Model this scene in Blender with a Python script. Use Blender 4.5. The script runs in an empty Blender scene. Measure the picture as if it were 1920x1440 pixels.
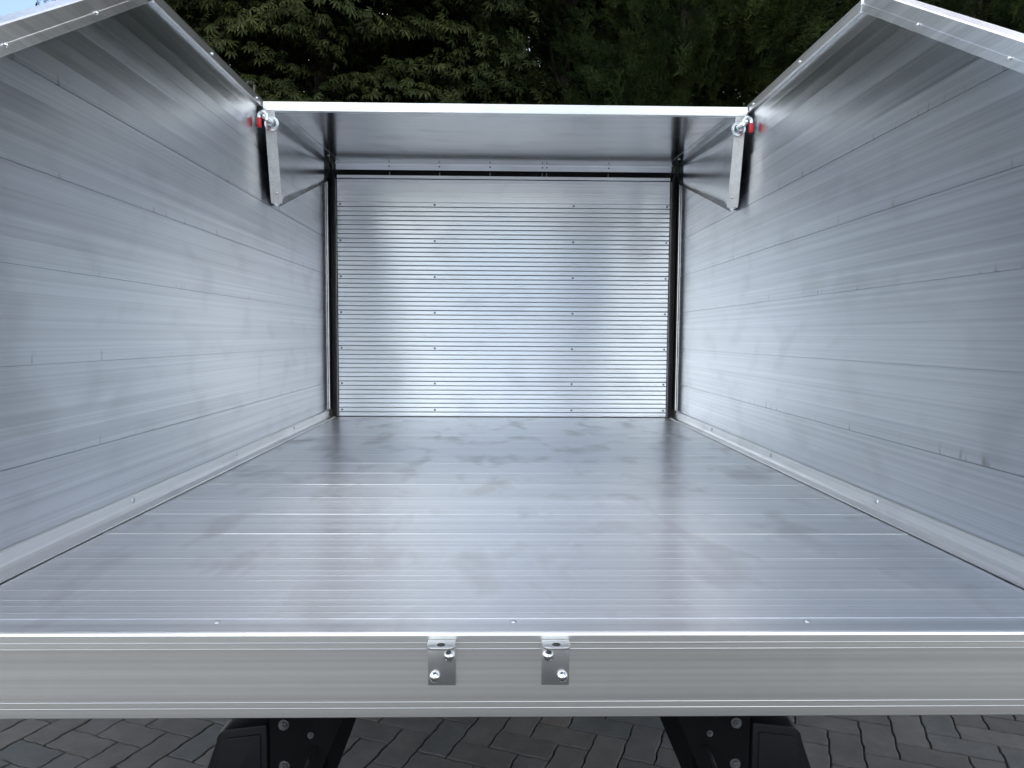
import bpy, math, random
import numpy as np
from mathutils import Vector, Matrix

# ------------------------------------------------------------------ camera, sky, sun, exposure
scene = bpy.context.scene
COL = scene.collection
R = math.radians
GZ = 0.0            # ground
FZ = 1.02           # load floor of the truck body above the ground

cam_d = bpy.data.cameras.new('camera')
cam = bpy.data.objects.new('camera', cam_d)
COL.objects.link(cam)
scene.camera = cam
cam_d.sensor_fit = 'HORIZONTAL'
cam_d.sensor_width = 36.0
cam_d.lens = 1342.9 / 1920 * 36.0
cam_d.clip_start = 0.05
cam_d.clip_end = 2000
yaw, pitch, roll = 0.0191, -0.0665, 0.0058
fw = Vector((math.sin(yaw) * math.cos(pitch), math.cos(yaw) * math.cos(pitch), math.sin(pitch)))
rt = Vector((math.cos(yaw), -math.sin(yaw), 0))
up = rt.cross(fw)
rt2 = math.cos(roll) * rt + math.sin(roll) * up
up2 = -math.sin(roll) * rt + math.cos(roll) * up
m = Matrix((rt2, up2, -fw)).transposed().to_4x4()
m.translation = Vector((-0.0286, -1.1148, FZ + 0.472))
cam.matrix_world = m

SUN_EL, SUN_AZ = R(38), R(28)          # azimuth clockwise from +Y
world = bpy.data.worlds.new('World')
scene.world = world
world.use_nodes = True
nt = world.node_tree
nt.nodes.clear()
def N(tree, typ, **kw):
    n = tree.nodes.new(typ)
    for k, v in kw.items():
        setattr(n, k, v)
    return n
def L(tree, a, b):
    tree.links.new(a, b)
def V(n, **kw):
    for k, v in kw.items():
        n.inputs[k].default_value = v
wo = N(nt, 'ShaderNodeOutputWorld'); bg = N(nt, 'ShaderNodeBackground')
sky = N(nt, 'ShaderNodeTexSky', sky_type='NISHITA', sun_disc=False, sun_elevation=SUN_EL, sun_rotation=SUN_AZ,
        air_density=1.0, dust_density=1.2, ozone_density=1.1)
tc = N(nt, 'ShaderNodeTexCoord'); sep = N(nt, 'ShaderNodeSeparateXYZ')
L(nt, tc.outputs['Generated'], sep.inputs[0])
zadd = N(nt, 'ShaderNodeMath', operation='ADD'); zabs = N(nt, 'ShaderNodeMath', operation='ABSOLUTE')
L(nt, sep.outputs[2], zabs.inputs[0]); L(nt, zabs.outputs[0], zadd.inputs[0]); zadd.inputs[1].default_value = 0.30
div = N(nt, 'ShaderNodeVectorMath', operation='DIVIDE'); cmb = N(nt, 'ShaderNodeCombineXYZ')
for i in range(3):
    L(nt, zadd.outputs[0], cmb.inputs[i])
L(nt, tc.outputs['Generated'], div.inputs[0]); L(nt, cmb.outputs[0], div.inputs[1])
cn = N(nt, 'ShaderNodeTexNoise'); V(cn, Scale=1.35, Detail=7.0, Roughness=0.56, Distortion=0.25)
off = N(nt, 'ShaderNodeVectorMath', operation='ADD'); off.inputs[1].default_value = (2.0, 3.2, 0.0)
L(nt, div.outputs[0], off.inputs[0]); L(nt, off.outputs[0], cn.inputs['Vector'])
cr = N(nt, 'ShaderNodeValToRGB'); cr.color_ramp.elements[0].position = 0.485; cr.color_ramp.elements[1].position = 0.60
# clouds overlap more along the long sight lines near the horizon
om = N(nt, 'ShaderNodeMapRange'); V(om, **{'From Min': 0.0, 'From Max': 0.75, 'To Min': 0.085, 'To Max': -0.03}); L(nt, zabs.outputs[0], om.inputs[0])
cadd = N(nt, 'ShaderNodeMath', operation='ADD'); L(nt, cn.outputs[0], cadd.inputs[0]); L(nt, om.outputs[0], cadd.inputs[1])
L(nt, cadd.outputs[0], cr.inputs[0])
cshade = N(nt, 'ShaderNodeTexNoise'); V(cshade, Scale=3.0, Detail=4.0)
L(nt, off.outputs[0], cshade.inputs['Vector'])
ccol = N(nt, 'ShaderNodeMix', data_type='RGBA')
ccol.inputs['A'].default_value = (6.5, 6.7, 6.8, 1); ccol.inputs['B'].default_value = (23.0, 23.0, 22.6, 1)
csr = N(nt, 'ShaderNodeMapRange'); V(csr, **{'From Min': 0.3, 'From Max': 0.7}); L(nt, cshade.outputs[0], csr.inputs[0])
L(nt, csr.outputs[0], ccol.inputs['Factor'])
cmix = N(nt, 'ShaderNodeMix', data_type='RGBA')
L(nt, cr.outputs[0], cmix.inputs['Factor']); L(nt, sky.outputs[0], cmix.inputs['A']); L(nt, ccol.outputs['Result'], cmix.inputs['B'])
L(nt, cmix.outputs['Result'], bg.inputs['Color']); bg.inputs['Strength'].default_value = 0.10
L(nt, bg.outputs[0], wo.inputs['Surface'])

sun_d = bpy.data.lights.new('sun', 'SUN'); sun = bpy.data.objects.new('sun', sun_d); COL.objects.link(sun)
sun_d.energy = 2.5; sun_d.angle = R(0.53); sun_d.color = (1.0, 0.95, 0.88)
sdir = Vector((math.sin(SUN_AZ) * math.cos(SUN_EL), math.cos(SUN_AZ) * math.cos(SUN_EL), math.sin(SUN_EL)))
sun.rotation_euler = (-sdir).to_track_quat('-Z', 'Y').to_euler()
sun.location = sdir * 40

scene.view_settings.view_transform = 'Standard'
scene.view_settings.look = 'None'
scene.view_settings.exposure = 1.22
scene.view_settings.gamma = 1.0
scene.render.engine = 'CYCLES'
scene.cycles.use_denoising = True
scene.cycles.max_bounces = 14
scene.cycles.glossy_bounces = 7
scene.cycles.adaptive_threshold = 0.02
scene.cycles.diffuse_bounces = 3
scene.cycles.sample_clamp_indirect = 6.0

# ------------------------------------------------------------------ materials
def mat_base(name):
    mt = bpy.data.materials.new(name); mt.use_nodes = True
    t = mt.node_tree; b = t.nodes['Principled BSDF']
    return mt, t, b

def alu(name, grain, normal_blur, rough=0.27, aniso=0.6, col=(0.745, 0.763, 0.785), bump=0.25, streak=1.0, scuff=1.0, cloud=1.0, tone=0.06, marks=0.0, freq=38.0, grit=0.07, sm=(4.5, 7.0)):
    """rolled aluminium; grain = axis index of the rolling direction, normal_blur = axis across it"""
    mt, t, b = mat_base(name)
    geo = N(t, 'ShaderNodeNewGeometry')
    def stretched(sg, sx):
        s = [sx, sx, sx]; s[grain] = sg
        mm = N(t, 'ShaderNodeVectorMath', operation='MULTIPLY'); mm.inputs[1].default_value = s
        L(t, geo.outputs['Position'], mm.inputs[0]); return mm.outputs[0]
    n1 = N(t, 'ShaderNodeTexNoise'); V(n1, Scale=1.0, Detail=2.0, Roughness=0.6); L(t, stretched(0.05, freq), n1.inputs['Vector'])
    n4 = N(t, 'ShaderNodeTexNoise'); V(n4, Scale=1.0, Detail=2.0, Roughness=0.50, Distortion=0.3); L(t, stretched(*sm), n4.inputs['Vector'])
    n2 = N(t, 'ShaderNodeTexNoise'); V(n2, Scale=1.0, Detail=1.0); L(t, stretched(0.6, 150.0), n2.inputs['Vector'])
    n5 = N(t, 'ShaderNodeTexNoise'); V(n5, Scale=1.3, Detail=1.0, Roughness=0.5); L(t, geo.outputs['Position'], n5.inputs['Vector'])
    wav = N(t, 'ShaderNodeBump'); V(wav, Strength=0.5, Distance=0.0022 * cloud); L(t, n5.outputs[0], wav.inputs['Height'])
    bp = N(t, 'ShaderNodeBump'); V(bp, Strength=bump, Distance=0.0004 * streak); L(t, n1.outputs[0], bp.inputs['Height'])
    L(t, wav.outputs[0], bp.inputs['Normal']); L(t, bp.outputs[0], b.inputs['Normal'])
    def mr(src, a, c, lo, hi):
        q = N(t, 'ShaderNodeMapRange'); V(q, **{'From Min': a, 'From Max': c, 'To Min': lo, 'To Max': hi}); L(t, src, q.inputs[0]); return q.outputs[0]
    def plus(p, q):
        x = N(t, 'ShaderNodeMath', operation='ADD'); L(t, p, x.inputs[0]); L(t, q, x.inputs[1]); return x.outputs[0]
    # roughness: rolling streaks, soft hand marks
    L(t, plus(mr(n1.outputs[0], 0.3, 0.7, rough - 0.02 * streak, rough + 0.03 * streak), mr(n4.outputs[0], 0.52, 0.80, 0.0, 0.10 * scuff)), b.inputs['Roughness'])
    cA = N(t, 'ShaderNodeMix', data_type='RGBA'); cA.inputs['A'].default_value = (*col, 1)
    cA.inputs['B'].default_value = (0.27, 0.27, 0.27, 1)
    fac = mr(n4.outputs[0], 0.53, 0.70, 0.0, 0.40 * scuff)
    if marks:   # grubby thumb marks just above the plank joints
        sp = N(t, 'ShaderNodeSeparateXYZ'); L(t, geo.outputs['Position'], sp.inputs[0])
        zs = N(t, 'ShaderNodeMath', operation='SUBTRACT'); L(t, sp.outputs[2], zs.inputs[0]); zs.inputs[1].default_value = FZ
        zd = N(t, 'ShaderNodeMath', operation='DIVIDE'); L(t, zs.outputs[0], zd.inputs[0]); zd.inputs[1].default_value = 0.2035
        zf = N(t, 'ShaderNodeMath', operation='FRACT'); L(t, zd.outputs[0], zf.inputs[0])
        nm = N(t, 'ShaderNodeTexNoise'); V(nm, Scale=14.0, Detail=3.0, Roughness=0.7)
        mv = N(t, 'ShaderNodeVectorMath', operation='MULTIPLY'); mv.inputs[1].default_value = (1, 1.7, 0.5); L(t, geo.outputs['Position'], mv.inputs[0]); L(t, mv.outputs[0], nm.inputs['Vector'])
        pm = N(t, 'ShaderNodeMath', operation='MULTIPLY'); L(t, mr(zf.outputs[0], 0.0, 0.16, 1.0, 0.0), pm.inputs[0]); L(t, mr(nm.outputs[0], 0.61, 0.70, 0.0, marks), pm.inputs[1])
        fac = plus(fac, pm.outputs[0])
    L(t, fac, cA.inputs['Factor'])
    cB = N(t, 'ShaderNodeVectorMath', operation='SCALE'); L(t, cA.outputs['Result'], cB.inputs[0]); L(t, mr(n1.outputs[0], 0.3, 0.7, 1 - tone, 1 + tone), cB.inputs['Scale'])
    cC = N(t, 'ShaderNodeVectorMath', operation='SCALE'); L(t, cB.outputs[0], cC.inputs[0]); L(t, mr(n2.outputs[0], 0.3, 0.7, 1 - grit, 1 + grit), cC.inputs['Scale'])
    L(t, cC.outputs[0], b.inputs['Base Color'])
    b.inputs['Metallic'].default_value = 1.0
    b.inputs['Anisotropic'].default_value = aniso
    tv = [0, 0, 0]; tv[normal_blur] = 1
    cx = N(t, 'ShaderNodeCombineXYZ')
    for i in range(3): cx.inputs[i].default_value = tv[i]
    L(t, cx.outputs[0], b.inputs['Tangent'])
    return mt

def plain(name, col, rough, metal=0.0, noise=0.0, nscale=30.0, bump=0.0, spec=0.5):
    mt, t, b = mat_base(name)
    b.inputs['Base Color'].default_value = (*col, 1); b.inputs['Roughness'].default_value = rough
    b.inputs['Metallic'].default_value = metal; b.inputs['Specular IOR Level'].default_value = spec
    if noise or bump:
        geo = N(t, 'ShaderNodeNewGeometry'); n = N(t, 'ShaderNodeTexNoise'); V(n, Scale=nscale, Detail=5.0)
        L(t, geo.outputs['Position'], n.inputs['Vector'])
        mr = N(t, 'ShaderNodeMapRange'); V(mr, **{'From Min': 0.3, 'From Max': 0.7, 'To Min': 1 - noise, 'To Max': 1 + noise}); L(t, n.outputs[0], mr.inputs[0])
        sc = N(t, 'ShaderNodeVectorMath', operation='SCALE'); sc.inputs[0].default_value = col; L(t, mr.outputs[0], sc.inputs['Scale'])
        L(t, sc.outputs[0], b.inputs['Base Color'])
        if bump:
            bp = N(t, 'ShaderNodeBump'); V(bp, Strength=bump, Distance=0.002); L(t, n.outputs[0], bp.inputs['Height']); L(t, bp.outputs[0], b.inputs['Normal'])
    return mt

M_WALL = alu('aluminium_wall', 1, 2, rough=0.288, aniso=0.85, streak=0.6, col=(0.70, 0.722, 0.755), bump=0.22, scuff=0.35, tone=0.09, marks=0.75, freq=55.0, grit=0.06)
M_FLOOR = alu('aluminium_floor', 0, 1, rough=0.31, aniso=0.85, bump=0.15, scuff=0.95, cloud=0.7, tone=0.07, freq=24.0, grit=0.05, sm=(8.0, 4.0), col=(0.78, 0.797, 0.82))
M_BULK = alu('aluminium_bulkhead', 0, 2, rough=0.287, aniso=0.9, col=(0.80, 0.83, 0.865), grit=0.03, bump=0.05, scuff=0.25, streak=0.5, cloud=0.5, tone=0.04)
M_HOOD = alu('aluminium_hood', 0, 1, rough=0.15, aniso=0.3, bump=0.12, streak=0.4, scuff=0.5, cloud=0.4)
M_CHEEK = alu('aluminium_cheek', 1, 2, rough=0.19, aniso=0.3, bump=0.12, streak=0.4, scuff=0.5, cloud=0.5)
M_TRIM = alu('aluminium_trim', 1, 2, rough=0.36, aniso=0.4, streak=0.8, scuff=0.4, col=(0.84, 0.845, 0.84))
M_TRIMX = alu('aluminium_rail', 0, 2, rough=0.36, aniso=0.4, streak=0.5, scuff=0.5, cloud=1.0, col=(0.84, 0.845, 0.835))
M_ZINC = plain('zinc_plating', (0.72, 0.75, 0.76), 0.22, 1.0)
M_STEEL = plain('dull_steel', (0.62, 0.63, 0.64), 0.38, 1.0, noise=0.06)
M_RIVET = plain('rivet_metal', (0.55, 0.56, 0.58), 0.28, 1.0)
M_SCREW = plain('dark_screw', (0.22, 0.22, 0.23), 0.4, 1.0)
M_STEELD = plain('dirty_steel', (0.16, 0.165, 0.17), 0.5, 0.7, noise=0.3, nscale=80)
M_CHROME = plain('polished_bolt', (0.78, 0.79, 0.80), 0.10, 1.0)
M_GROOVE_SHADE = plain('groove_shade', (0.20, 0.21, 0.22), 0.7, noise=0.3, nscale=25)  # shade of the rib grooves, put in as a dark colour
M_HOLE = plain('hole_dark', (0.03, 0.03, 0.03), 0.7)
M_RED = plain('red_plastic', (0.55, 0.008, 0.02), 0.35)
M_RUBBER = plain('black_rubber', (0.006, 0.006, 0.007), 0.5, spec=0.25)
M_BLACK = plain('black_chassis_paint', (0.004, 0.004, 0.005), 0.6, noise=0.2, spec=0.12)
M_PLASTIC = plain('black_plastic', (0.005, 0.006, 0.008), 0.5, noise=0.15, nscale=200, bump=0.1, spec=0.25)
M_WIRE = plain('painted_wire', (0.08, 0.08, 0.07), 0.4, 0.6)
M_TYRE = plain('tyre_rubber', (0.015, 0.015, 0.015), 0.8, noise=0.2)

# ------------------------------------------------------------------ mesh helpers
class MB:
    def __init__(s): s.v = []; s.f = []
    def add(s, vs, fs):
        o = len(s.v); s.v += [tuple(p) for p in vs]; s.f += [tuple(i + o for i in f) for f in fs]; return s
    def box(s, a, b):
        (x0, y0, z0), (x1, y1, z1) = a, b
        return s.add([(x0,y0,z0),(x1,y0,z0),(x1,y1,z0),(x0,y1,z0),(x0,y0,z1),(x1,y0,z1),(x1,y1,z1),(x0,y1,z1)],
                     [(0,3,2,1),(4,5,6,7),(0,1,5,4),(1,2,6,5),(2,3,7,6),(3,0,4,7)])
    def loft(s, rings, caps=True):
        n = len(rings[0]); vs = [p for r in rings for p in r]; fs = []
        for k in range(len(rings) - 1):
            for i in range(n):
                j = (i + 1) % n
                fs.append((k*n+i, k*n+j, (k+1)*n+j, (k+1)*n+i))
        if caps:
            fs.append(tuple(reversed(range(n)))); fs.append(tuple((len(rings)-1)*n + i for i in range(n)))
        return s.add(vs, fs)
    def cyl(s, c, axis, r, h, n=16, r2=None):
        ax = Vector(axis).normalized(); u = ax.orthogonal().normalized(); w = ax.cross(u); c = Vector(c); r2 = r if r2 is None else r2
        ring = lambda cc, rr: [cc + rr * (math.cos(2*math.pi*i/n) * u + math.sin(2*math.pi*i/n) * w) for i in range(n)]
        return s.loft([ring(c, r), ring(c + ax * h, r2)])
    def lathe(s, c, axis, prof, n=20):
        ax = Vector(axis).normalized(); u = ax.orthogonal().normalized(); w = ax.cross(u); c = Vector(c)
        return s.loft([[c + ax*h + rr*(math.cos(2*math.pi*i/n)*u + math.sin(2*math.pi*i/n)*w) for i in range(n)] for rr, h in prof])
    def tube(s, pts, r, n=8):
        pts = [Vector(p) for p in pts]; rings = []; prev = None
        for i, p in enumerate(pts):
            d = (pts[min(i+1, len(pts)-1)] - pts[max(i-1, 0)]).normalized()
            u = d.orthogonal().normalized() if prev is None else (prev - d * prev.dot(d)).normalized()
            prev = u; w = d.cross(u)
            rings.append([p + r*(math.cos(2*math.pi*k/n)*u + math.sin(2*math.pi*k/n)*w) for k in range(n)])
        return s.loft(rings)
    def build(s, name, material, parent=None, smooth=None, bevel=0.0):
        me = bpy.data.meshes.new(name); me.from_pydata(s.v, [], s.f); me.validate(); me.update()
        import bmesh
        bm = bmesh.new(); bm.from_mesh(me)
        bmesh.ops.recalc_face_normals(bm, faces=bm.faces)
        if bevel:
            es = [e for e in bm.edges if len(e.link_faces) == 2 and e.calc_face_angle(0) > R(35)]
            bmesh.ops.bevel(bm, geom=es, offset=bevel, segments=2, affect='EDGES', profile=0.5)
        bm.to_mesh(me); bm.free()
        if smooth is not None:
            me.polygons.foreach_set('use_smooth', [True] * len(me.polygons)); me.set_sharp_from_angle(angle=R(smooth))
        me.materials.append(material)
        return link(name, me, parent)

def link(name, me, parent=None, loc=None, rot=None):
    o = bpy.data.objects.new(name, me); COL.objects.link(o)
    if parent is not None: o.parent = parent
    if loc is not None: o.location = loc
    if rot is not None: o.rotation_euler = rot
    return o
def empty(name, loc=(0, 0, 0), parent=None):
    o = bpy.data.objects.new(name, None); COL.objects.link(o); o.location = loc; o.empty_display_size = 0.2
    if parent is not None: o.parent = parent
    return o
def tag(o, label=None, cat=None, group=None, kind=None):
    for k, v in (('label', label), ('category', cat), ('group', group), ('kind', kind)):
        if v: o[k] = v
    return o
def mesh_of(mb, name, material, smooth=40):
    o = mb.build(name, material, None, smooth); me = o.data; bpy.data.objects.remove(o); return me

random.seed(7); rng = np.random.default_rng(7)

# ------------------------------------------------------------------ ground: paved yard
def paver_material():
    mt, t, b = mat_base('concrete_paver')
    geo = N(t, 'ShaderNodeNewGeometry'); oi = N(t, 'ShaderNodeObjectInfo')
    ad = N(t, 'ShaderNodeMath', operation='ADD'); L(t, geo.outputs['Random Per Island'], ad.inputs[0]); L(t, oi.outputs['Random'], ad.inputs[1])
    fr = N(t, 'ShaderNodeMath', operation='FRACT'); L(t, ad.outputs[0], fr.inputs[0])
    ramp = N(t, 'ShaderNodeValToRGB'); e = ramp.color_ramp.elements
    e[0].color = (0.058, 0.057, 0.055, 1); e[1].color = (0.105, 0.092, 0.082, 1)
    k = e.new(0.45); k.color = (0.078, 0.073, 0.069, 1)
    k = e.new(0.7); k.color = (0.064, 0.068, 0.069, 1)
    L(t, fr.outputs[0], ramp.inputs[0])
    n = N(t, 'ShaderNodeTexNoise'); V(n, Scale=9.0, Detail=8.0, Roughness=0.7); L(t, geo.outputs['Position'], n.inputs['Vector'])
    n2 = N(t, 'ShaderNodeTexNoise'); V(n2, Scale=260.0, Detail=3.0, Roughness=0.7); L(t, geo.outputs['Position'], n2.inputs['Vector'])
    mr = N(t, 'ShaderNodeMapRange'); V(mr, **{'From Min': 0.3, 'From Max': 0.7, 'To Min': 0.72, 'To Max': 1.25}); L(t, n.outputs[0], mr.inputs[0])
    mr2 = N(t, 'ShaderNodeMapRange'); V(mr2, **{'From Min': 0.3, 'From Max': 0.7, 'To Min': 0.8, 'To Max': 1.2}); L(t, n2.outputs[0], mr2.inputs[0])
    mu = N(t, 'ShaderNodeMath', operation='MULTIPLY'); L(t, mr.outputs[0], mu.inputs[0]); L(t, mr2.outputs[0], mu.inputs[1])
    sc = N(t, 'ShaderNodeVectorMath', operation='SCALE'); L(t, ramp.outputs[0], sc.inputs[0]); L(t, mu.outputs[0], sc.inputs['Scale'])
    L(t, sc.outputs[0], b.inputs['Base Color']); b.inputs['Roughness'].default_value = 0.85
    bp = N(t, 'ShaderNodeBump'); V(bp, Strength=0.5, Distance=0.0015); L(t, n2.outputs[0], bp.inputs['Height']); L(t, bp.outputs[0], b.inputs['Normal'])
    return mt
M_PAVER = paver_material()
M_SAND = plain('joint_sand', (0.035, 0.033, 0.030), 0.95, noise=0.5, nscale=60, bump=0.3)

U = 0.116                                    # half-length of a paver
PROT = R(-22)
ground = MB().add([(-400, -400, -0.012), (400, -400, -0.012), (400, 400, -0.012), (-400, 400, -0.012)], [(0, 1, 2, 3)]).build('pavement', M_SAND)
tag(ground, 'dark grey paved yard of interlocking zigzag pavers', 'pavement', kind='structure')

def paver_outline(inset):
    """zigzag-edged paver, two unit cells long, centred on the origin, long axis x"""
    a = U * 0.024
    units = [((-U, -U/2), (1, 0)), ((0, -U/2), (1, 0)), ((U, -U/2), (0, 1)), ((U, U/2), (-1, 0)), ((0, U/2), (-1, 0)), ((-U, U/2), (0, -1))]
    pts = []
    for (px, py), (dx, dy) in units:
        nx, ny = dy, -dx
        for tt, oo in ((0.0, 0), (0.38, a), (0.62, -a)):
            pts.append((px + dx*tt*U + nx*oo, py + dy*tt*U + ny*oo))
    s = 1 - inset / (U * 0.5)
    sx = 1 - inset / U
    return [(x * sx, y * s) for x, y in pts]
def paver_mesh():
    o1 = paver_outline(0.0030); o2 = paver_outline(0.0060); n = len(o1)
    vs = [(x, y, -0.013) for x, y in o1] + [(x, y, -0.003) for x, y in o1] + [(x, y, 0.0) for x, y in o2]
    fs = [(i, (i+1) % n, n+(i+1) % n, n+i) for i in range(n)] + [(n+i, n+(i+1) % n, 2*n+(i+1) % n, 2*n+i) for i in range(n)] + [tuple(2*n+i for i in range(n))]
    return vs, fs
pv, pf = paver_mesh()
me_paver = bpy.data.meshes.new('paver'); me_paver.from_pydata(pv, [], pf); me_paver.materials.append(M_PAVER)
ca, sa = math.cos(PROT), math.sin(PROT)
cells = []
for i in range(-90, 91):
    for j in range(-90, 91):
        k = (i - j) % 4
        if k == 0: c = ((i + 1) * U, (j + 0.5) * U, 0.0)
        elif k == 3: c = ((i + 0.5) * U, (j + 1) * U, math.pi / 2)
        else: continue
        x = c[0]*ca - c[1]*sa; y = c[0]*sa + c[1]*ca
        if -5.5 < x < 5.5 and -4.0 < y < 6.0:
            dd = max(0, abs(x) - 2.3) + max(0, 1.15 - y) + max(0, y - 1.85) * 1.3
            cells.append((dd, x, y, c[2] + PROT))
cells.sort()
for dd, x, y, rz in cells[:300]:
    link('paver', me_paver, ground, (x, y, random.uniform(-0.0018, 0.0012)), (random.gauss(0, .005), random.gauss(0, .005), rz + random.gauss(0, .006) + (math.pi if random.random() < .5 else 0)))
pvn = np.array(pv); vs = []; fs = []
for dd, x, y, rz in cells[300:]:
    c, s = math.cos(rz), math.sin(rz); o = len(vs)
    z = random.uniform(-0.0018, 0.0012)
    vs += [(x + c*a - s*b, y + s*a + c*b, z + h) for a, b, h in pv]
    fs += [tuple(i + o for i in f) for f in pf]
me = bpy.data.meshes.new('paver_field'); me.from_pydata(vs, [], fs); me.materials.append(M_PAVER)
tag(link('paver_field', me, ground), kind='stuff')

# ------------------------------------------------------------------ the truck with its aluminium body
truck = tag(empty('tipper_truck'), 'open aluminium truck body with ribbed bulkhead, side walls and small front hood', 'truck')
BL = 3.04
me_rivet = mesh_of(MB().lathe((0, 0, 0), (0, 0, 1), [(0.0075, 0.0), (0.0073, 0.0012), (0.0055, 0.003), (0.002, 0.0038)], 12), 'rivet', M_RIVET)
me_bolt = mesh_of(MB().lathe((0, 0, 0), (0, 0, 1), [(0.0098, 0.0), (0.0098, 0.001), (0.0092, 0.004), (0.0070, 0.0072), (0.0036, 0.0092), (0.001, 0.0098)], 20), 'bolt', M_CHROME, 60)
me_screw = mesh_of(MB().lathe((0, 0, 0), (0, 0, 1), [(0.006, 0.0), (0.006, 0.001), (0.0045, 0.0024), (0.002, 0.0028)], 10), 'screw', M_SCREW)
hexm = MB(); hexm.cyl((0, 0, 0), (0, 0, 1), 0.014, 0.003, 18); hexm.cyl((0, 0, 0.003), (0, 0, 1), 0.0105, 0.008, 6); hexm.cyl((0, 0, 0.011), (0, 0, 1), 0.006, 0.005, 10)
me_nut = mesh_of(hexm, 'nut', M_STEELD, 30)
def q_to(d):
    return Vector(d).to_track_quat('Z', 'Y').to_euler()
def rivet(parent, p, d, me=None, s=1.0, name='rivet'):
    o = link(name, me or me_rivet, parent, p, q_to(d)); o.scale = (s, s, s); return o

# -- floor planks, laid across the body
floor = empty('floor', (0, 0, 0), truck)
NP = 16; pw = BL / NP
def floor_profile(y0, first=False):
    w = pw
    p = [(0.0, -0.0030), (0.0003, -0.0030), (0.0005, 0.0005), (0.0045, 0.0009), (0.032, 0.0001), (0.034, 0.0001)]
    y = 0.052
    while y < w - 0.03:
        p += [(y, 0.0001), (y + 0.0018, 0.00042), (y + 0.0045, 0.00042), (y + 0.0063, 0.0001)]
        y += 0.0295
    p += [(w - 0.012, -0.0001), (w - 0.0005, 0.0001), (w - 0.0003, -0.0030), (w, -0.0030)]
    return [(y0 + a, b) for a, b in p]
for k in range(NP):
    y0 = k * pw
    pr = floor_profile(y0)
    tilt = random.gauss(0, 0.0022)
    pr = [(y, z + (y - y0 - pw/2) * tilt) for y, z in pr]
    if k == 0: pr = [(0.006, 0.0), (0.055, 0.0), (0.0565, 0.001)] + [p for p in pr if p[0] > 0.06]
    ring = [(y, FZ + z) for y, z in pr] + [(y0 + pw, FZ - 0.026), (y0 + (0.006 if k == 0 else 0), FZ - 0.026)]
    MB().loft([[(X, y, z) for y, z in ring] for X in (-0.998, 0.998)]).build('plank', M_FLOOR, floor)
for X in (-0.488, -0.002, 0.487):
    rivet(floor, (X, 0.041, FZ + 0.0004), (0, 0, 1), s=0.7)

# -- rear rail
rail = empty('rear_rail', (0, 0, 0), truck)
prof = [(0.0055, -0.003), (0.004, 0.0004), (0.0, 0.0014), (-0.0035, 0.0004), (-0.005, -0.003)]
for zc in (-0.0150, -0.0250, -0.1120, -0.1220):
    prof += [(-0.005, zc + 0.0012), (-0.0057, zc + 0.0006), (-0.0057, zc - 0.0004), (-0.005, zc - 0.0010)]
prof += [(-0.005, -0.136), (-0.003, -0.138), (0.03, -0.138), (0.03, -0.03), (0.0055, -0.03)]
MB().loft([[(X, y, FZ + z) for y, z in prof] for X in (-1.04, 1.04)]).build('rail', M_TRIMX, rail)
def bracket(xc, flip):
    w = 0.022
    b = MB()
    b.box((xc - w, -0.0105, FZ - 0.0815), (xc + w, -0.0066, FZ - 0.009))
    # tab with rounded corners, pointing back
    pts = [(-w, -0.0105), (w, -0.0105)]
    for a in range(0, 91, 15):
        pts.append((w - 0.012 + 0.012*math.cos(R(a)), -0.028 - 0.010*math.sin(R(a))))
    for a in range(90, 181, 15):
        pts.append((-w + 0.012 + 0.012*math.cos(R(a)), -0.028 - 0.010*math.sin(R(a))))
    b.loft([[(xc + x, y, FZ - 0.0125) for x, y in pts], [(xc + x, y, FZ - 0.0085) for x, y in pts]])
    b.build('bracket', M_STEEL, rail, bevel=0.0008, smooth=40)
    MB().cyl((xc, -0.026, FZ - 0.0086), (0, 0, 1), 0.0065, 0.0004, 16).build('bracket_hole', M_HOLE, rail)
    rivet(rail, (xc + flip*0.012, -0.0105, FZ - 0.033), (0, -1, 0), me_bolt, 0.95, 'bolt')
    rivet(rail, (xc - flip*0.011, -0.0105, FZ - 0.067), (0, -1, 0), me_bolt, 0.95, 'bolt')
bracket(-0.116, 1); bracket(0.064, -1)

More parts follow.
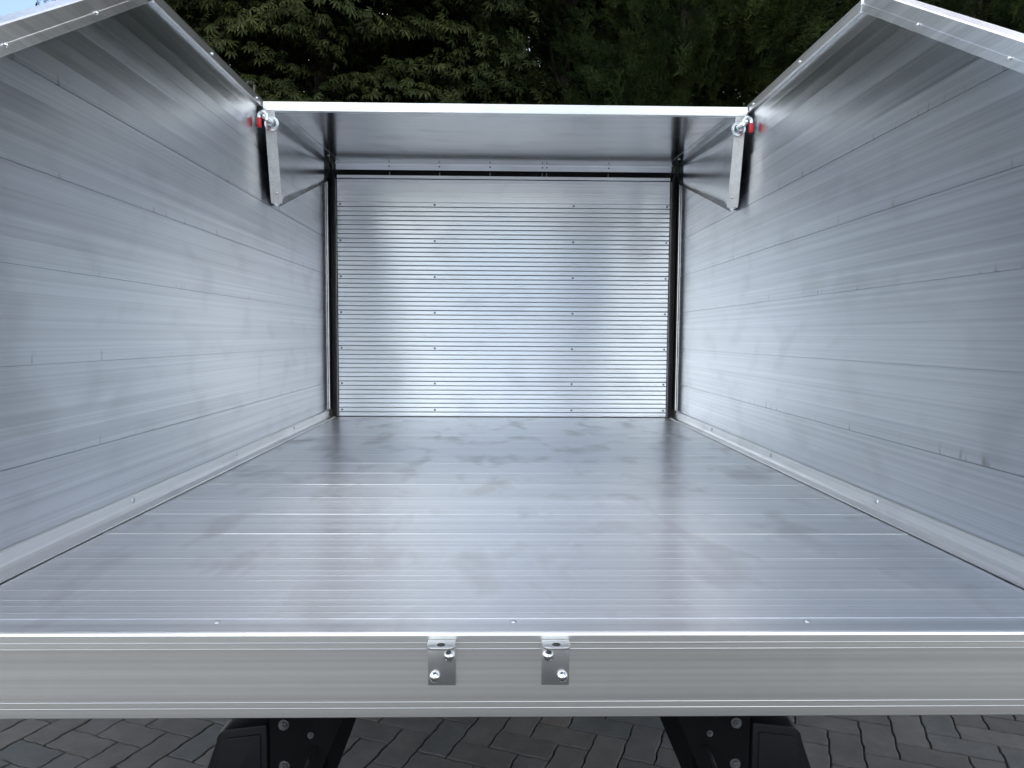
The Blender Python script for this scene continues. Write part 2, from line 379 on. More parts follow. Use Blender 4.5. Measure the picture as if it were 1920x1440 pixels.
# -- side walls: planks with a sloping rear end
WJ = [0.0, 0.2035, 0.407, 0.6105, 0.814, 1.0175, 1.221, 1.392]
SL = 0.619
def yrear(z): return max(0.0, (z - 0.803) / SL)
for sx in (-1, 1):
    wall = tag(empty('side_wall', (0, 0, 0), truck), 'left side wall' if sx < 0 else 'right side wall')
    for k in range(len(WJ) - 1):
        z0, z1 = WJ[k], WJ[k + 1]; h = z1 - z0
        pr = [(0.0, -0.005), (0.0009, -0.005), (0.0010, 0.0), (0.050, 0.0001), (0.0530, 0.00035), (0.056, 0.0001),
              (0.098, 0.0001), (0.1000, 0.0002), (0.102, 0.0001), (0.146, 0.0001), (0.149, -0.0001), (0.1515, 0.0001)]
        pr = [(a * h / 0.2035, b) for a, b in pr] + [(h - 0.0010, 0.0), (h - 0.0009, -0.005), (h, -0.005)]
        tilt = random.gauss(0, 0.0022)
        inner = [(z0 + a, 1.0 - b - (a - h/2) * tilt) for a, b in pr]
        zz = [z for z, x in inner]
        brk = 0.803
        ring = inner + [(z1, 1.03), (z0, 1.03)]
        bow = random.gauss(0, 0.0012)
        def sec(f):
            return [(sx * (x + bow * math.sin(math.pi * f)), yrear(z) + (BL - yrear(z)) * f, FZ + z) for z, x in ring]
        MB().loft([sec(f) for f in (0, .25, .5, .75, 1)]).build('plank', M_WALL, wall, smooth=8)
    # top cap
    cz = 1.390
    cp = [(0.9905, cz - 0.0008), (0.9880, cz + 0.0005), (0.9868, cz + 0.0025), (0.9875, cz + 0.0045), (0.990, cz + 0.006), (0.990, cz + 0.034), (0.992, cz + 0.036), (1.036, cz + 0.036), (1.036, cz - 0.004), (1.0305, cz - 0.004), (1.0305, cz + 0.006), (1.0002, cz + 0.006), (1.0002, cz)]
    yt = yrear(1.392)
    MB().loft([[(sx * x, y, FZ + z) for x, z in cp] for y in (yt + 0.004, BL)]).build('top_cap', M_TRIM, wall)
    # sloping rear trim, follows the cut edge
    d = Vector((0, 1, SL)).normalized(); nrm = Vector((0, -SL, 1)).normalized()
    tp = [(0.994, -0.001), (0.990, 0.001), (0.990, 0.0165), (0.9896, 0.0175), (0.9896, 0.0190), (0.990, 0.0200), (0.990, 0.050), (0.993, 0.053), (1.037, 0.053), (1.037, 0.001), (1.033, -0.001)]
    A = Vector((0, 0.0, 0.803)); B = Vector((0, yt, 1.392))
    rings = []
    for P, e in ((A, -0.0), (B, 0.0)):
        rings.append([(sx * x, (P + d*e + nrm*o).y, FZ + (P + d*e + nrm*o).z) for x, o in tp])
    MB().loft(rings).build('edge_trim', M_TRIM, wall)
    MB().loft([[(sx*x, 0.0 - o, FZ + z) for x, o in ((0.990, -0.05), (0.990, 0.006), (1.037, 0.006), (1.037, -0.03), (1.0306, -0.03), (1.0306, 0.001), (0.9996, 0.001), (0.9996, -0.05))] for z in (0.002, 0.80)]).build('edge_trim', M_TRIM, wall)
    # base angle between wall and floor
    ap = [(0.9985, 0.048), (0.9955, 0.0495), (0.9925, 0.047), (0.990, 0.020), (0.984, 0.012), (0.966, 0.0055), (0.9645, 0.0026), (0.9985, 0.0026)]
    MB().loft([[(sx*x, y, FZ + z) for x, z in ap] for y in (0.006, BL - 0.03)]).build('base_angle', M_TRIM, wall)
    MB().loft([[(sx*x, y, FZ + z) for x, z in ((0.9905, 0.0155), (0.9885, 0.0165), (0.9868, 0.0145), (0.989, 0.0135))] for y in (0.008, BL - 0.032)]).build('seal_line', M_HOLE, wall)
    for y in (0.04, 0.77, 1.518, 2.26, 2.95):
        rivet(wall, (sx * 0.9915, y, FZ + 0.034), (-sx, 0, 0.1), s=1.05)
    for y, z in ((0.663, 1.234), (0.336, 1.031), (0.05, 0.855), (0.945, 1.408)):
        rivet(wall, (sx * 0.9890, y, FZ + z), (-sx, 0, 0), me_bolt, 0.52, 'trim_screw')
    for y in (1.365, 1.81, 2.3, 2.8):
        rivet(wall, (sx * 0.990, y, FZ + 1.408), (-sx, 0, 0), me_bolt, 0.5, 'trim_screw')
    if sx < 0:
        MB().tube([(-1.045, 1.85, FZ + 1.40), (-1.045, 1.86, FZ + 1.478), (-1.045, 1.865, FZ + 1.488), (-1.045, 1.94, FZ + 1.512), (-1.045, 1.95, FZ + 1.505), (-1.045, 1.925, FZ + 1.40)], 0.0035, 6).build('wire_loop', M_WIRE, wall, smooth=50)

# -- bulkhead of ribbed planks
bulk = empty('bulkhead', (0, 0, 0), truck)
bj = [0.004 + 0.2045 * k for k in range(7)]
for k in range(6):
    z0 = bj[k]; p = 0.2045 / 8; ring = []
    for r_ in range(8):
        a = z0 + r_ * p
        if r_: ring += [(a - 0.0028, 0.0075), (a + 0.0028, 0.0075)]
        else: ring += [(a, 0.0075), (a + 0.0012, 0.0075)]
        ring += [(a + 0.0030, 0.0003), (a + 0.0046, -0.0002), (a + p * 0.5, -0.0004), (a + p - 0.0046, -0.0002), (a + p - 0.0030, 0.0003)]
    ring += [(z0 + 0.2045 - 0.0012, 0.0075), (z0 + 0.2045, 0.0075)]
    tilt = random.gauss(0, 0.0015)
    ring = [(z, y + (z - z0 - .1) * tilt) for z, y in ring] + [(z0 + 0.2045, 0.028), (z0, 0.028)]
    e = 0.951
    bowx = random.gauss(0, 0.0008)
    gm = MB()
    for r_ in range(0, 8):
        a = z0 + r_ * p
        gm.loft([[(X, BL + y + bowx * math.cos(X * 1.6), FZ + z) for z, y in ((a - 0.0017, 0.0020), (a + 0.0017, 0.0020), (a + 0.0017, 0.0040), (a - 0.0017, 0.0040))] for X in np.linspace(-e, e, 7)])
    gm.build('groove_shade', M_GROOVE_SHADE, bulk)  # dark strips standing in for the shade inside the ribs' grooves
    MB().loft([[(X, BL + y + bowx * math.cos(X * 1.6), FZ + z) for z, y in ring] for X in np.linspace(-e, e, 7)]).build('plank', M_BULK, bulk)
# plain header plank, strip, dark gap and top angle
ring = [(1.2315, 0.0034), (1.2325, 0.002), (1.2345, 0.0)]
for zc in (1.262, 1.288, 1.339):
    ring += [(zc - 0.003, 0.0), (zc - 0.0012, -0.0016), (zc + 0.0014, -0.0016), (zc + 0.003, 0.0004)]
ring += [(1.358, 0.0), (1.361, 0.003), (1.361, 0.028), (1.2315, 0.028)]
MB().loft([[(X, BL + y, FZ + z) for z, y in ring] for X in (-0.951, 0.951)]).build('plank', M_BULK, bulk)
MB().box((-0.951, BL - 0.002, FZ + 1.3645), (0.951, BL + 0.02, FZ + 1.381)).build('header_strip', M_BULK, bulk)
MB().box((-0.985, BL + 0.0285, FZ + 1.34), (0.985, BL + 0.034, FZ + 1.45)).build('gap_shade_strip', M_RUBBER, bulk)  # black strip put in for the shade of the void behind the gap
ang = [(1.411, -0.006), (1.4125, -0.0075), (1.4165, -0.0075), (1.418, -0.006), (1.440, -0.006), (1.4395, -0.030), (1.4425, -0.030), (1.4425, 0.0), (1.411, 0.0)]
MB().loft([[(X, BL + y, FZ + z) for z, y in ang] for X in (-0.955, 0.955)]).build('top_angle', M_BULK, bulk)
for X in (-0.654, -0.369, -0.081, 0.217, 0.242, 0.596):
    rivet(bulk, (X, BL - 0.006, FZ + 1.431), (0, -1, 0), me_screw, 0.8, 'screw')
    b = MB(); b.cyl((X, BL + 0.014, FZ + 1.381), (0, 0, 1), 0.003, 0.024, 10); b.cyl((X, BL + 0.014, FZ + 1.381), (0, 0, 1), 0.006, 0.006, 6)
    b.build('stud', M_SCREW, bulk, smooth=40)
for k in range(7):
    for X in (-0.934, -0.397, 0.398, 0.935):
        zz = bj[k] - 0.0130 if k else bj[0] + 0.0385
        rivet(bulk, (X, BL - 0.0006, FZ + zz), (0, -1, 0), me_screw, 1.05)
for sx in (-1, 1):
    MB().box((sx*0.9835, BL - 0.034, FZ + 0.004), (sx*0.9595, BL + 0.02, FZ + 1.405)).build('corner_channel', M_RUBBER, bulk, bevel=0.003, smooth=40)
    MB().box((sx*0.9585, BL - 0.006, FZ + 0.004), (sx*0.9555, BL + 0.02, FZ + 1.36)).build('channel_lip', M_TRIM, bulk)
    MB().box((sx*0.9535, BL + 0.004, FZ + 0.004), (sx*0.9520, BL + 0.026, FZ + 1.40)).build('channel_gap', M_RUBBER, bulk)
    MB().box((sx*0.9985, BL - 0.052, FZ + 0.05), (sx*0.9925, BL + 0.02, FZ + 1.34)).build('corner_strip', M_TRIM, bulk, bevel=0.0015)
    MB().box((sx*0.9915, BL - 0.045, FZ + 0.05), (sx*0.9865, BL + 0.02, FZ + 1.335)).build('corner_seal', M_RUBBER, bulk)

# -- hood over the front of the body
hood = empty('hood', (0, 0, 0), truck)
HY, HZ0, HZ1 = 1.866, 1.384, 1.4455
def hz(y): return HZ0 + (HZ1 - HZ0) * (y - HY) / (BL - HY)
rings = []
for X in np.linspace(-0.984, 0.984, 9):
    sag = 0.004 * (1 - (X/0.984)**2)
    rings.append([(X, HY + 0.004, FZ + hz(HY) - sag), (X, (HY+BL)/2, FZ + hz((HY+BL)/2) - sag*1.6), (X, BL + 0.02, FZ + hz(BL)), (X, BL + 0.02, FZ + hz(BL) + 0.003), (X, (HY+BL)/2, FZ + hz((HY+BL)/2) + 0.003 - sag*1.6), (X, HY + 0.004, FZ + hz(HY) + 0.003 - sag)])
MB().loft(rings).build('roof_panel', M_HOOD, hood, smooth=20)
MB().loft([[(X, y, FZ + z) for y, z in ((HY, 1.376), (HY - 0.002, 1.378), (HY - 0.002, 1.411), (HY, 1.413), (HY + 0.04, 1.416), (HY + 0.04, 1.4135), (HY + 0.003, 1.410), (HY + 0.003, 1.379), (HY + 0.018, 1.3785), (HY + 0.018, 1.376))] for X in (-0.984, 0.986)]).build('front_lip', M_TRIMX, hood)
for sx in (-1, 1):
    # cheek plate, bowed a little inward in the middle
    YS = [1.862, 1.93, 2.03, 2.12, 2.21, 2.3, 2.4, 2.6, 2.85, 2.985]
    def top(y): return hz(y) - 0.0006
    def bot(y):
        if y <= 1.93: return 1.02 + (1.93 - y) / (1.93 - 1.862) * (1.37 - 1.02)
        if y <= 2.03: return 1.02
        return 1.02 + (y - 2.03) * 0.333
    rows = 5; vs = []; fs = []
    for iy, y in enumerate(YS):
        for r_ in range(rows):
            z = bot(y) + (top(y) - bot(y)) * r_ / (rows - 1)
            bow = 0.003 * math.sin(math.pi * min(1, max(0, (y - 1.9) / 1.1))) * (1 - r_ / (rows - 1)) ** 0.7
            sm_ = min(1.0, max(0.0, (y - 1.93) / 0.42)); sm_ = sm_ * sm_ * (3 - 2 * sm_)
            vs.append((sx * (0.9770 + 0.0050 * sm_), y, FZ + z))
    for iy in range(len(YS) - 1):
        for r_ in range(rows - 1):
            a = iy * rows + r_; fs.append((a, a + rows, a + rows + 1, a + 1))
    cheek = MB().add(vs, fs).build('cheek_plate', M_CHEEK, hood, smooth=60)
    sm = cheek.modifiers.new('thickness', 'SOLIDIFY'); sm.thickness = 0.003; sm.offset = 0
    # return flange closing the gap to the wall along the lower edge
    rings = []
    for y in (2.03, 2.12, 2.21, 2.3, 2.4, 2.6, 2.85, 2.985):
        sm_ = min(1.0, max(0.0, (y - 1.93) / 0.42)); sm_ = sm_ * sm_ * (3 - 2 * sm_); xc = 0.9786 + 0.0050 * sm_; z = FZ + bot(y)
        rings.append([(sx*xc, y, z + 0.0012), (sx*0.9992, y, z + 0.004), (sx*0.9992, y, z + 0.0065), (sx*xc, y, z + 0.0037)])
    MB().loft(rings).build('lower_flange', M_TRIM, hood, smooth=30)
    # front flange of the cheek
    f = MB(); f.loft([[(sx*0.9785, 1.861, FZ + 1.374), (sx*0.937, 1.861, FZ + 1.374), (sx*0.937, 1.864, FZ + 1.374), (sx*0.9785, 1.864, FZ + 1.374)],
                      [(sx*0.9785, 1.930, FZ + 1.02), (sx*0.932, 1.930, FZ + 1.02), (sx*0.932, 1.933, FZ + 1.02), (sx*0.9785, 1.933, FZ + 1.02)]])
    f.build('flange', M_TRIM, hood)
    rivet(hood, (sx*0.950, 1.9195, FZ + 1.058), (0, -1, -0.2), s=0.8)
    # fixing flange under the roof with rivets
    MB().loft([[(sx*0.9745, y, FZ + hz(y) - 0.0030), (sx*0.918, y, FZ + hz(y) - 0.0034), (sx*0.918, y, FZ + hz(y) - 0.0018), (sx*0.9745, y, FZ + hz(y) - 0.0014)] for y in (1.90, 2.98)]).build('roof_flange', M_HOOD, hood)
    for y in (2.10, 2.48, 2.80):
        rivet(hood, (sx*0.940, y, FZ + hz(y) - 0.0033), (0, 0, -1), s=0.9)
    # clamp hook with red tip on its bolt
    bx, by, bz = sx*0.950, 1.866, FZ + 1.325
    b = MB(); b.cyl((bx, by, bz), (0, -1, 0), 0.029, 0.004, 24); b.lathe((bx, by - 0.004, bz), (0, -1, 0), [(0.021, 0), (0.020, 0.007), (0.014, 0.014), (0.011, 0.026)], 18)
    b.cyl((bx, by - 0.014, bz), (0, -1, 0), 0.016, 0.012, 6); b.cyl((bx, by - 0.02, bz), (0, -1, 0), 0.008, 0.030, 12)
    # short arm towards the wall and the hook arch
    cx_, cy_, cz_ = sx*0.9665, 1.805, FZ + 1.336
    b.lathe((bx - sx*0.004, by - 0.046, bz + 0.002), (sx, -0.5, 0.55), [(0.010, -0.010), (0.013, 0.0), (0.012, 0.018), (0.009, 0.030)], 12)
    arch = [(cx_ - sx*0.015*math.cos(R(a)), cy_, cz_ + 0.017*math.sin(R(a))) for a in range(0, 181, 20)]
    b.tube([(cx_ - sx*0.015, cy_, cz_ - 0.016)] + arch + [(cx_ + sx*0.015, cy_, cz_ - 0.012)], 0.0075, 10)
    hook = b.build('clamp_hook', M_ZINC, hood, smooth=45)
    MB().lathe((cx_ + sx*0.015, cy_, cz_ - 0.006), (0, 0, -1), [(0.0088, 0), (0.0098, 0.002), (0.0098, 0.028), (0.0076, 0.036), (0.002, 0.038)], 16).build('red_tip', M_RED, hook, smooth=50)

# -- chassis under the body
ch = empty('chassis', (0, 0, 0), truck)
for sx in (-1, 1):
    MB().box((sx*0.37, 0.30, FZ - 0.46), (sx*0.44, 5.4, FZ - 0.26)).build('chassis_rail', M_BLACK, ch, bevel=0.004)
    MB().box((sx*0.36, 0.30, FZ - 0.255), (sx*0.44, 3.0, FZ - 0.03)).build('subframe_rail', M_BLACK, ch, bevel=0.004)
    pl = [(0.325, -0.20), (0.325, -0.27), (0.374, -0.385), (0.40, -0.52), (0.475, -0.52), (0.475, -0.20)]
    MB().loft([[(sx*x, y, FZ + z) for x, z in pl] for y in (0.25, 0.258)]).build('tow_plate', M_BLACK, ch, bevel=0.002)
    for x, z in ((0.446, -0.290), (0.446, -0.374), (0.394, -0.312), (0.405, -0.40)):
        rivet(ch, (sx*x, 0.25, FZ + z), (0, -1, 0), me_nut, 0.75 if x > 0.44 else 0.45, 'nut')
    MB().tube([(sx*0.385, 0.245, FZ - 0.335), (sx*0.39, 0.22, FZ - 0.345), (sx*0.40, 0.215, FZ - 0.37), (sx*0.392, 0.24, FZ - 0.42), (sx*0.36, 0.30, FZ - 0.45)], 0.004, 6).build('cable', M_RUBBER, ch, smooth=50)
    # step pad, rounded outer top corner, wider towards the bottom
    pts = [(0.478, -0.288)]
    for a in range(90, -1, -15):
        pts.append((0.552 + 0.026*math.cos(R(a)), -0.324 + 0.028*math.sin(R(a))))
    pts += [(0.605, -0.40), (0.622, -0.50), (0.612, -0.52), (0.478, -0.52)]
    b = MB(); b.loft([[(sx*x, y, FZ + z) for x, z in pts] for y in (0.245, 0.31)])
    st = b.build('step_pad', M_PLASTIC, ch, bevel=0.005, smooth=35)
    ins = [(0.49 + (x - 0.478) * 0.80, -0.40 + (z + 0.40) * 0.84) for x, z in pts]
    MB().loft([[(sx*x, y, FZ + z) for x, z in ins] for y in (0.241, 0.2448)]).build('step_face', M_PLASTIC, ch, bevel=0.0015, smooth=35)
MB().box((-0.97, 0.05, FZ - 0.0295), (0.97, 3.0, FZ - 0.0265)).build('underside_light_block', M_BLACK, ch)  # unseen sheet added to darken the ground below, blocking reflections off the planks
MB().box((-0.37, 0.8, FZ - 0.42), (0.37, 0.9, FZ - 0.28)).build('cross_member', M_BLACK, ch, bevel=0.004)
MB().cyl((-0.72, 2.35, GZ + 0.34), (1, 0, 0), 0.05, 1.44, 14).build('axle', M_BLACK, ch)
for yy in (2.35, 5.1):
    for sx in (-1, 1):
        w = empty('wheel', (sx*0.80, yy, GZ + 0.34), truck)
        MB().lathe((0, 0, 0), (1, 0, 0), [(0.20, -0.09), (0.29, -0.105), (0.325, -0.10), (0.34, -0.08), (0.34, 0.08), (0.325, 0.10), (0.29, 0.105), (0.20, 0.09)], 40).build('tyre', M_TYRE, w, smooth=40)
        MB().lathe((0, 0, 0), (1, 0, 0), [(0.03, -0.02), (0.12, -0.03), (0.20, -0.085), (0.205, -0.085), (0.205, 0.085), (0.20, 0.085), (0.12, 0.03), (0.03, 0.02)], 32).build('rim', M_STEEL, w, smooth=40)
for y in (1.0, 2.0):
    MB().box((-0.99, y, FZ - 0.10), (0.99, y + 0.06, FZ - 0.0300)).build('cross_bearer', M_TRIMX, ch)

# ------------------------------------------------------------------ trees
def leaf_material(name, c0, c1, c2, rough=0.55):
    mt, t, b = mat_base(name)
    geo = N(t, 'ShaderNodeNewGeometry')
    ramp = N(t, 'ShaderNodeValToRGB'); e = ramp.color_ramp.elements
    e[0].color = (*c0, 1); e[1].color = (*c2, 1); k = e.new(0.6); k.color = (*c1, 1)
    n = N(t, 'ShaderNodeTexNoise'); V(n, Scale=0.9, Detail=3.0); L(t, geo.outputs['Position'], n.inputs['Vector'])
    ad = N(t, 'ShaderNodeMath', operation='MULTIPLY_ADD'); ad.inputs[1].default_value = 0.55
    L(t, geo.outputs['Random Per Island'], ad.inputs[0]); 
    mr = N(t, 'ShaderNodeMapRange'); V(mr, **{'From Min': 0.35, 'From Max': 0.7, 'To Min': 0.0, 'To Max': 0.45}); L(t, n.outputs[0], mr.inputs[0])
    L(t, mr.outputs[0], ad.inputs[2]); L(t, ad.outputs[0], ramp.inputs[0])
    L(t, ramp.outputs[0], b.inputs['Base Color']); b.inputs['Roughness'].default_value = rough
    b.inputs['Specular IOR Level'].default_value = 0.15
    return mt
M_CHEST = leaf_material('broad_leaf', (0.016, 0.026, 0.008), (0.036, 0.048, 0.013), (0.075, 0.075, 0.022))
M_CONE = leaf_material('conifer_spray', (0.011, 0.022, 0.008), (0.028, 0.046, 0.013), (0.085, 0.105, 0.022), 0.6)
M_BARK = plain('bark', (0.030, 0.024, 0.018), 0.9, noise=0.4, nscale=14, bump=0.8)

def rot_frames(dirs, spin):
    """orthonormal frames with local z -> dirs"""
    z = dirs / np.linalg.norm(dirs, axis=1, keepdims=True)
    ref = np.where(np.abs(z[:, 2:3]) > 0.95, np.array([[1.0, 0, 0]]), np.array([[0, 0, 1.0]]))
    x = np.cross(ref, z); x /= np.linalg.norm(x, axis=1, keepdims=True)
    y = np.cross(z, x)
    c, s = np.cos(spin)[:, None], np.sin(spin)[:, None]
    return x * c + y * s, -x * s + y * c, z
def scatter_mesh(name, proto_v, proto_f, pos, X, Y, Z, scale, material):
    pv_ = np.asarray(proto_v); n = len(pos); k = len(pv_)
    verts = pos[:, None, :] + scale[:, None, None] * (pv_[None, :, 0:1] * X[:, None] + pv_[None, :, 1:2] * Y[:, None] + pv_[None, :, 2:3] * Z[:, None])
    verts = verts.reshape(-1, 3)
    pf_ = np.asarray(proto_f); nf = len(pf_); ln = pf_.shape[1]
    faces = (pf_[None] + (np.arange(n) * k)[:, None, None]).reshape(-1, ln)
    me = bpy.data.meshes.new(name)
    me.vertices.add(len(verts)); me.vertices.foreach_set('co', verts.astype(np.float32).ravel())
    me.loops.add(faces.size); me.loops.foreach_set('vertex_index', faces.astype(np.int32).ravel())
    me.polygons.add(len(faces)); me.polygons.foreach_set('loop_start', np.arange(0, faces.size, ln, dtype=np.int32))
    me.update(calc_edges=True); me.materials.append(material)
    return me

# palmate leaf of seven drooping leaflets (local z = leaf normal)
def palmate():
    v = []; f = []
    for a, ln in ((-125, .55), (-85, .75), (-42, .93), (0, 1.0), (42, .93), (85, .75), (125, .55)):
        c, s = math.cos(R(a)), math.sin(R(a)); o = len(v)
        P = lambda r, w, z: (c*r - s*w, s*r + c*w, z)
        v += [P(0.05, 0, 0), P(0.62*ln, 0.15*ln, -0.13*ln), P(ln, 0, -0.50*ln), P(0.62*ln, -0.15*ln, -0.13*ln)]
        f += [(o, o+2, o+1), (o, o+3, o+2)]
    return v, f
def trunk_mesh(name, h, r, limbs, seed, lean=0.0):
    rs = random.Random(seed); b = MB()
    pts = [(lean*math.sin(t*2)*0.3, lean*t*0.2, h*t) for t in (0, .08, .2, .4, .6, .8, 1)]
    rings = []
    for (x, y, z), t in zip(pts, (0, .08, .2, .4, .6, .8, 1)):
        rr = r * (1.35 if t == 0 else (1 - 0.88*t))
        rings.append([(x + rr*(1 + .12*math.sin(3*a + z))*math.cos(a), y + rr*(1 + .12*math.sin(2*a + z))*math.sin(a), z) for a in np.linspace(0, 2*math.pi, 13)[:-1]])
    b.loft(rings)
    for (z0, ln, az, el) in limbs:
        t = z0 / h; p = Vector((0, 0, z0)); d = Vector((math.cos(az)*math.cos(el), math.sin(az)*math.cos(el), math.sin(el)))
        prev = []
        u = d.orthogonal().normalized(); w = d.cross(u)
        for q in (0, .35, .7, 1):
            c = p + d*ln*q + Vector((0, 0, 0.12*ln*q*q)) + Vector((rs.gauss(0, .06), rs.gauss(0, .06), 0))*q
            rr = r * 0.42 * (1 - t*0.6) * (1 - 0.85*q)
            prev.append([c + rr*(math.cos(2*math.pi*i/7)*u + math.sin(2*math.pi*i/7)*w) for i in range(7)])
        b.loft(prev)
    return mesh_of(b, name, M_BARK, 60)

# ---- broad-leaved tree on the left
lv, lf = palmate()
TC = Vector((-2.75, 10.4, 0))
def broad_crown(n_clumps, leaves_per):
    pos = []; dirs = []
    for i in range(n_clumps):
        # clump centres on and inside an ellipsoid
        d = rng.normal(size=3); d /= np.linalg.norm(d)
        rr = rng.uniform(0.55, 1.0) ** 0.5
        if d[1] > 0.45 and i % 3: d[1] = -d[1]
        c = np.array([0, 0, 6.6]) + d * rr * np.array([3.25, 3.2, 4.6])
        if c[2] < 2.2: continue
        cr_ = rng.uniform(0.45, 0.85)
        k = int(leaves_per * cr_ / 0.65 * rng.uniform(.7, 1.3))
        dd = rng.normal(size=(k, 3)); dd /= np.linalg.norm(dd, axis=1, keepdims=True)
        dd[:, 2] = np.abs(dd[:, 2]) * 0.9 - 0.25
        p = c + dd * cr_ * np.array([1.25, 1.25, 0.55]) * rng.uniform(.75, 1.05, (k, 1))
        out = p - np.array([0, 0, 6.0]); out[:, 2] *= .4
        out /= np.linalg.norm(out, axis=1, keepdims=True)
        nr = dd * 0.5 + out * 0.45 + np.array([0, 0, 0.75]) + rng.normal(size=(k, 3)) * 0.28
        pos.append(p); dirs.append(nr)
    return np.concatenate(pos), np.concatenate(dirs)
bp_, bd_ = broad_crown(520, 150)
X, Y, Z = rot_frames(bd_, rng.uniform(0, 6.28, len(bp_)))
crown_me = scatter_mesh('crown', lv, lf, bp_, X, Y, Z, rng.uniform(0.075, 0.125, len(bp_)), M_CHEST)
bt = tag(empty('broadleaf_tree', TC), 'broad-leaved tree with drooping brownish green leaves beyond the hood, left of the conifers', 'tree')
link('crown', crown_me, bt)
link('trunk', trunk_mesh('trunk', 9.5, 0.32, [(2.5 + i*0.75, 2.4, i*2.4, .5) for i in range(8)], 3), bt)

# ---- conifers
def spray():
    """feathery flat spray growing along local z, about one unit long"""
    v = []; f = []; rs = random.Random(5)
    def blade(p, d, w, side):
        o = len(v); p = Vector(p); d = Vector(d); s = Vector(side) * w
        v.extend([tuple(p - s), tuple(p + s), tuple(p + d)]); f.append((o, o+1, o+2))
    blade((0, 0, 0), (0, 0, 1.0), 0.018, (1, 0, 0))
    for i in range(9):
        z = 0.10 + i * 0.092; ln = (0.42 - 0.030*i)
        for s in (-1, 1):
            dx = Vector((s*rs.uniform(.25, .8), rs.uniform(-.7, .7), 0.75)).normalized() * ln * rs.uniform(.8, 1.15)
            blade((0, 0, z), dx, 0.020, (0.3, 0, -s*0.9))
            for q in (0.35, 0.62, .85):
                pp = Vector((0, 0, z)) + dx * q
                blade(pp, Vector((s*0.15 + rs.uniform(-.3, .3), rs.uniform(-.5, .5), 1.0)).normalized() * ln * 0.42, 0.017, (1, 0.2, 0))
                blade(pp, Vector((s*rs.uniform(.3, 1.0), rs.uniform(-.8, .8), 0.3)).normalized() * ln * 0.32, 0.017, (0, 0.2, 1))
    return v, f
sv, sf = spray()
def conifer_crown(h, r, n, zmin):
    z = zmin + (h - zmin) * rng.beta(1.05, 1.35, n)
    # layered boughs: quantise into bough directions
    nb = 150
    ba = rng.uniform(0, 6.283, nb); bz = zmin + (h - zmin) * rng.uniform(0, 1, nb) ** 1.25
    bi = rng.integers(0, nb, n)
    ang_ = ba[bi] + rng.normal(0, 0.16, n); z0 = bz[bi]
    reach = r * (1 - ((z0 - zmin) / (h - zmin)) ** 1.4 * 0.92)
    t = rng.beta(2.6, 1.0, n)
    rad = reach * t
    zz = z0 + 0.32 * rad * rng.uniform(0.6, 1.25, n) + rng.normal(0, 0.14, n) - 0.10*rad**2/ r
    pos = np.stack([np.cos(ang_) * rad, np.sin(ang_) * rad, zz], 1)
    dirs = np.stack([np.cos(ang_), np.sin(ang_), rng.uniform(0.15, 1.1, n)], 1) + rng.normal(size=(n, 3)) * 0.35
    return pos, dirs
cp_, cd_ = conifer_crown(12.5, 2.5, 9500, 1.0)
X, Y, Z = rot_frames(cd_, rng.uniform(0, 6.28, len(cp_)))
con_me = scatter_mesh('crown', sv, sf, cp_, X, Y, Z, rng.uniform(0.24, 0.46, len(cp_)), M_CONE)
con_tr = trunk_mesh('trunk', 12.0, 0.2, [(1.5 + i*0.5, 1.9 - i*0.08, i*2.4, .3) for i in range(18)], 4)
spots = [(0.95, 10.3, 0.3, 1.00, 'dark conifer beside the broad-leaved tree, sky glinting through its gap'),
         (2.75, 9.7, 1.7, 1.04, 'dark green conifer above the middle right of the hood'),
         (4.75, 10.2, 3.1, 1.0, 'dark conifer behind the right end of the hood'),
         (6.75, 9.4, 4.4, 1.08, 'dark conifer above the peak of the right side wall'),
         (8.9, 10.0, 5.6, 1.0, 'dark conifer at the far right edge, above the sloping edge of the right wall')]
for x, y, rz, s, lab in spots:
    t_ = tag(empty('conifer_tree', (x, y, 0)), lab, 'tree', 'conifers behind the truck')
    t_.rotation_euler = (0, 0, rz); t_.scale = (s, s, s)
    link('crown', con_me, t_); link('trunk', con_tr, t_)
# wood behind, one dark mass
n = 3800
wx = rng.uniform(-7.4, 15, n); wy = rng.uniform(13.0, 16.5, n); wz = 0.5 + 12.5 * rng.beta(1.0, 1.25, n) + 1.2*np.sin(wx*1.9)*0.6
wd = np.stack([rng.normal(0, .6, n), rng.normal(-.6, .6, n), rng.uniform(.2, 1.0, n)], 1)
X, Y, Z = rot_frames(wd, rng.uniform(0, 6.28, n))
sv2 = [(x, y, z) for x, y, z in sv]
wood_me = scatter_mesh('woodland', sv2, sf, np.stack([wx, wy, wz], 1), X, Y, Z, rng.uniform(1.3, 2.1, n), M_CONE)
tag(link('woodland', wood_me), 'dark mass of evergreen wood behind the row of conifers', 'woodland', kind='stuff')

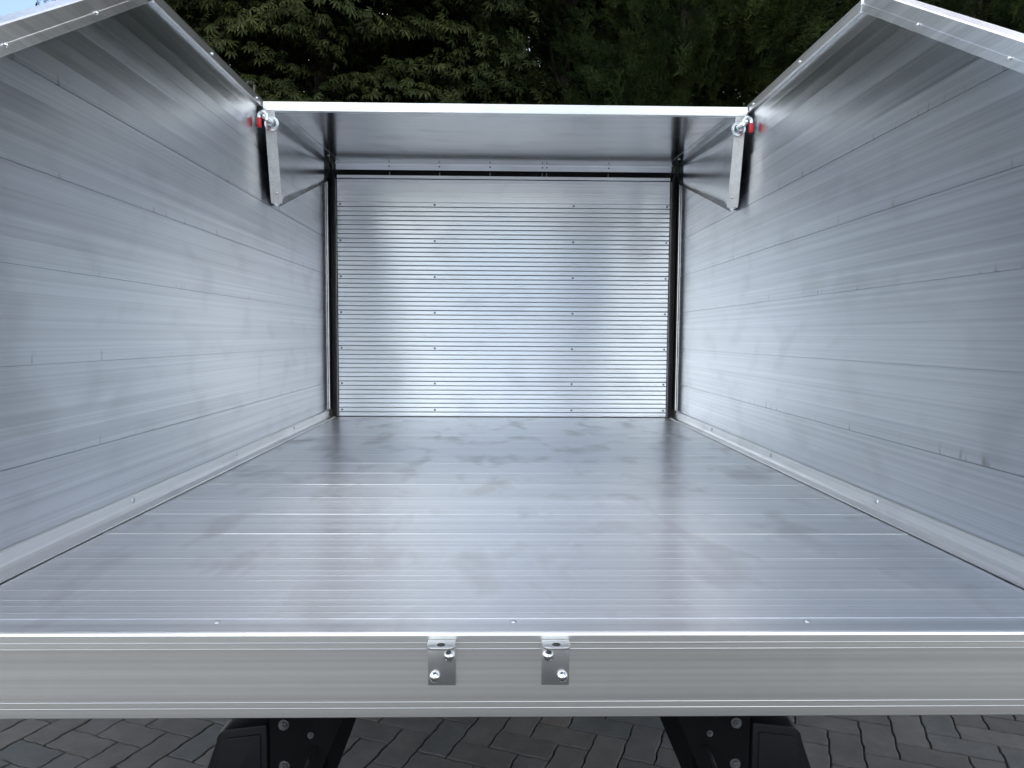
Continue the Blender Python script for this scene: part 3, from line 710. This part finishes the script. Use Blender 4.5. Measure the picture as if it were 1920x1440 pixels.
# ------------------------------------------------------------------ building added behind the camera to darken the bulkhead reflection
def added_clad_material():
    mt, t, b = mat_base('added_building_cladding')
    geo = N(t, 'ShaderNodeNewGeometry'); n = N(t, 'ShaderNodeTexNoise'); V(n, Scale=1.2, Detail=5.0); L(t, geo.outputs['Position'], n.inputs['Vector'])
    r_ = N(t, 'ShaderNodeValToRGB'); r_.color_ramp.elements[0].color = (0.055, 0.065, 0.085, 1); r_.color_ramp.elements[1].color = (0.085, 0.098, 0.12, 1)
    L(t, n.outputs[0], r_.inputs[0]); L(t, r_.outputs[0], b.inputs['Base Color']); b.inputs['Roughness'].default_value = 0.5
    return mt
M_ADDED_CLAD = added_clad_material()
M_ROOF = plain('roof_sheet', (0.10, 0.10, 0.105), 0.6, noise=0.2, nscale=3)
M_DOOR = plain('door_paint', (0.20, 0.21, 0.22), 0.5, noise=0.08, nscale=5)
M_ADDED_GLASS = plain('added_building_glass', (0.02, 0.025, 0.03), 0.08)
ws = tag(empty('added_reflection_building', (0, 0, 0)), 'narrow blue grey building added unseen behind the camera to darken the bulkhead reflection', 'building')
BX0, BX1, BY, BH = 2.7, 5.9, -15.0, 5.8
wm = MB(); wm.box((BX0, BY - 9, 0), (BX1, BY, BH)); wm.build('added_building_wall', M_ADDED_CLAD, ws)
k = 0; x = BX0 + 0.02
rib_me = mesh_of(MB().box((0, 0, 0.25), (0.06, 0.035, BH - 0.05)), 'added_cladding_rib', M_ADDED_CLAD)
while x < BX1 - 0.1:
    if not (3.0 < x < 5.6): link('added_cladding_rib', rib_me, ws, (x, BY + 0.001, 0))
    x += 0.26
MB().loft([[(BX0 - 0.3, BY + 0.35, BH), (BX0 - 0.3, BY - 4.5, BH + 1.1), (BX0 - 0.3, BY - 9.35, BH), (BX0 - 0.3, BY - 9.35, BH + 0.12), (BX0 - 0.3, BY - 4.5, BH + 1.22), (BX0 - 0.3, BY + 0.35, BH + 0.12)],
           [(BX1 + 0.3, BY + 0.35, BH), (BX1 + 0.3, BY - 4.5, BH + 1.1), (BX1 + 0.3, BY - 9.35, BH), (BX1 + 0.3, BY - 9.35, BH + 0.12), (BX1 + 0.3, BY - 4.5, BH + 1.22), (BX1 + 0.3, BY + 0.35, BH + 0.12)]]).build('added_building_roof', M_ROOF, ws)
dr = MB().box((3.12, BY + 0.004, 0.02), (5.48, BY + 0.05, 3.4)).build('added_building_door', M_DOOR, ws)
for i in range(6):
    MB().box((3.14, BY + 0.052, 0.06 + i*0.55), (5.46, BY + 0.07, 0.58 + i*0.55)).build('door_panel', M_DOOR, dr)
wf = MB().box((3.7, BY + 0.004, 4.2), (4.9, BY + 0.06, 5.1)).build('added_building_window', M_DOOR, ws)
MB().box((3.77, BY + 0.062, 4.27), (4.83, BY + 0.067, 5.03)).build('added_building_pane', M_ADDED_GLASS, wf)
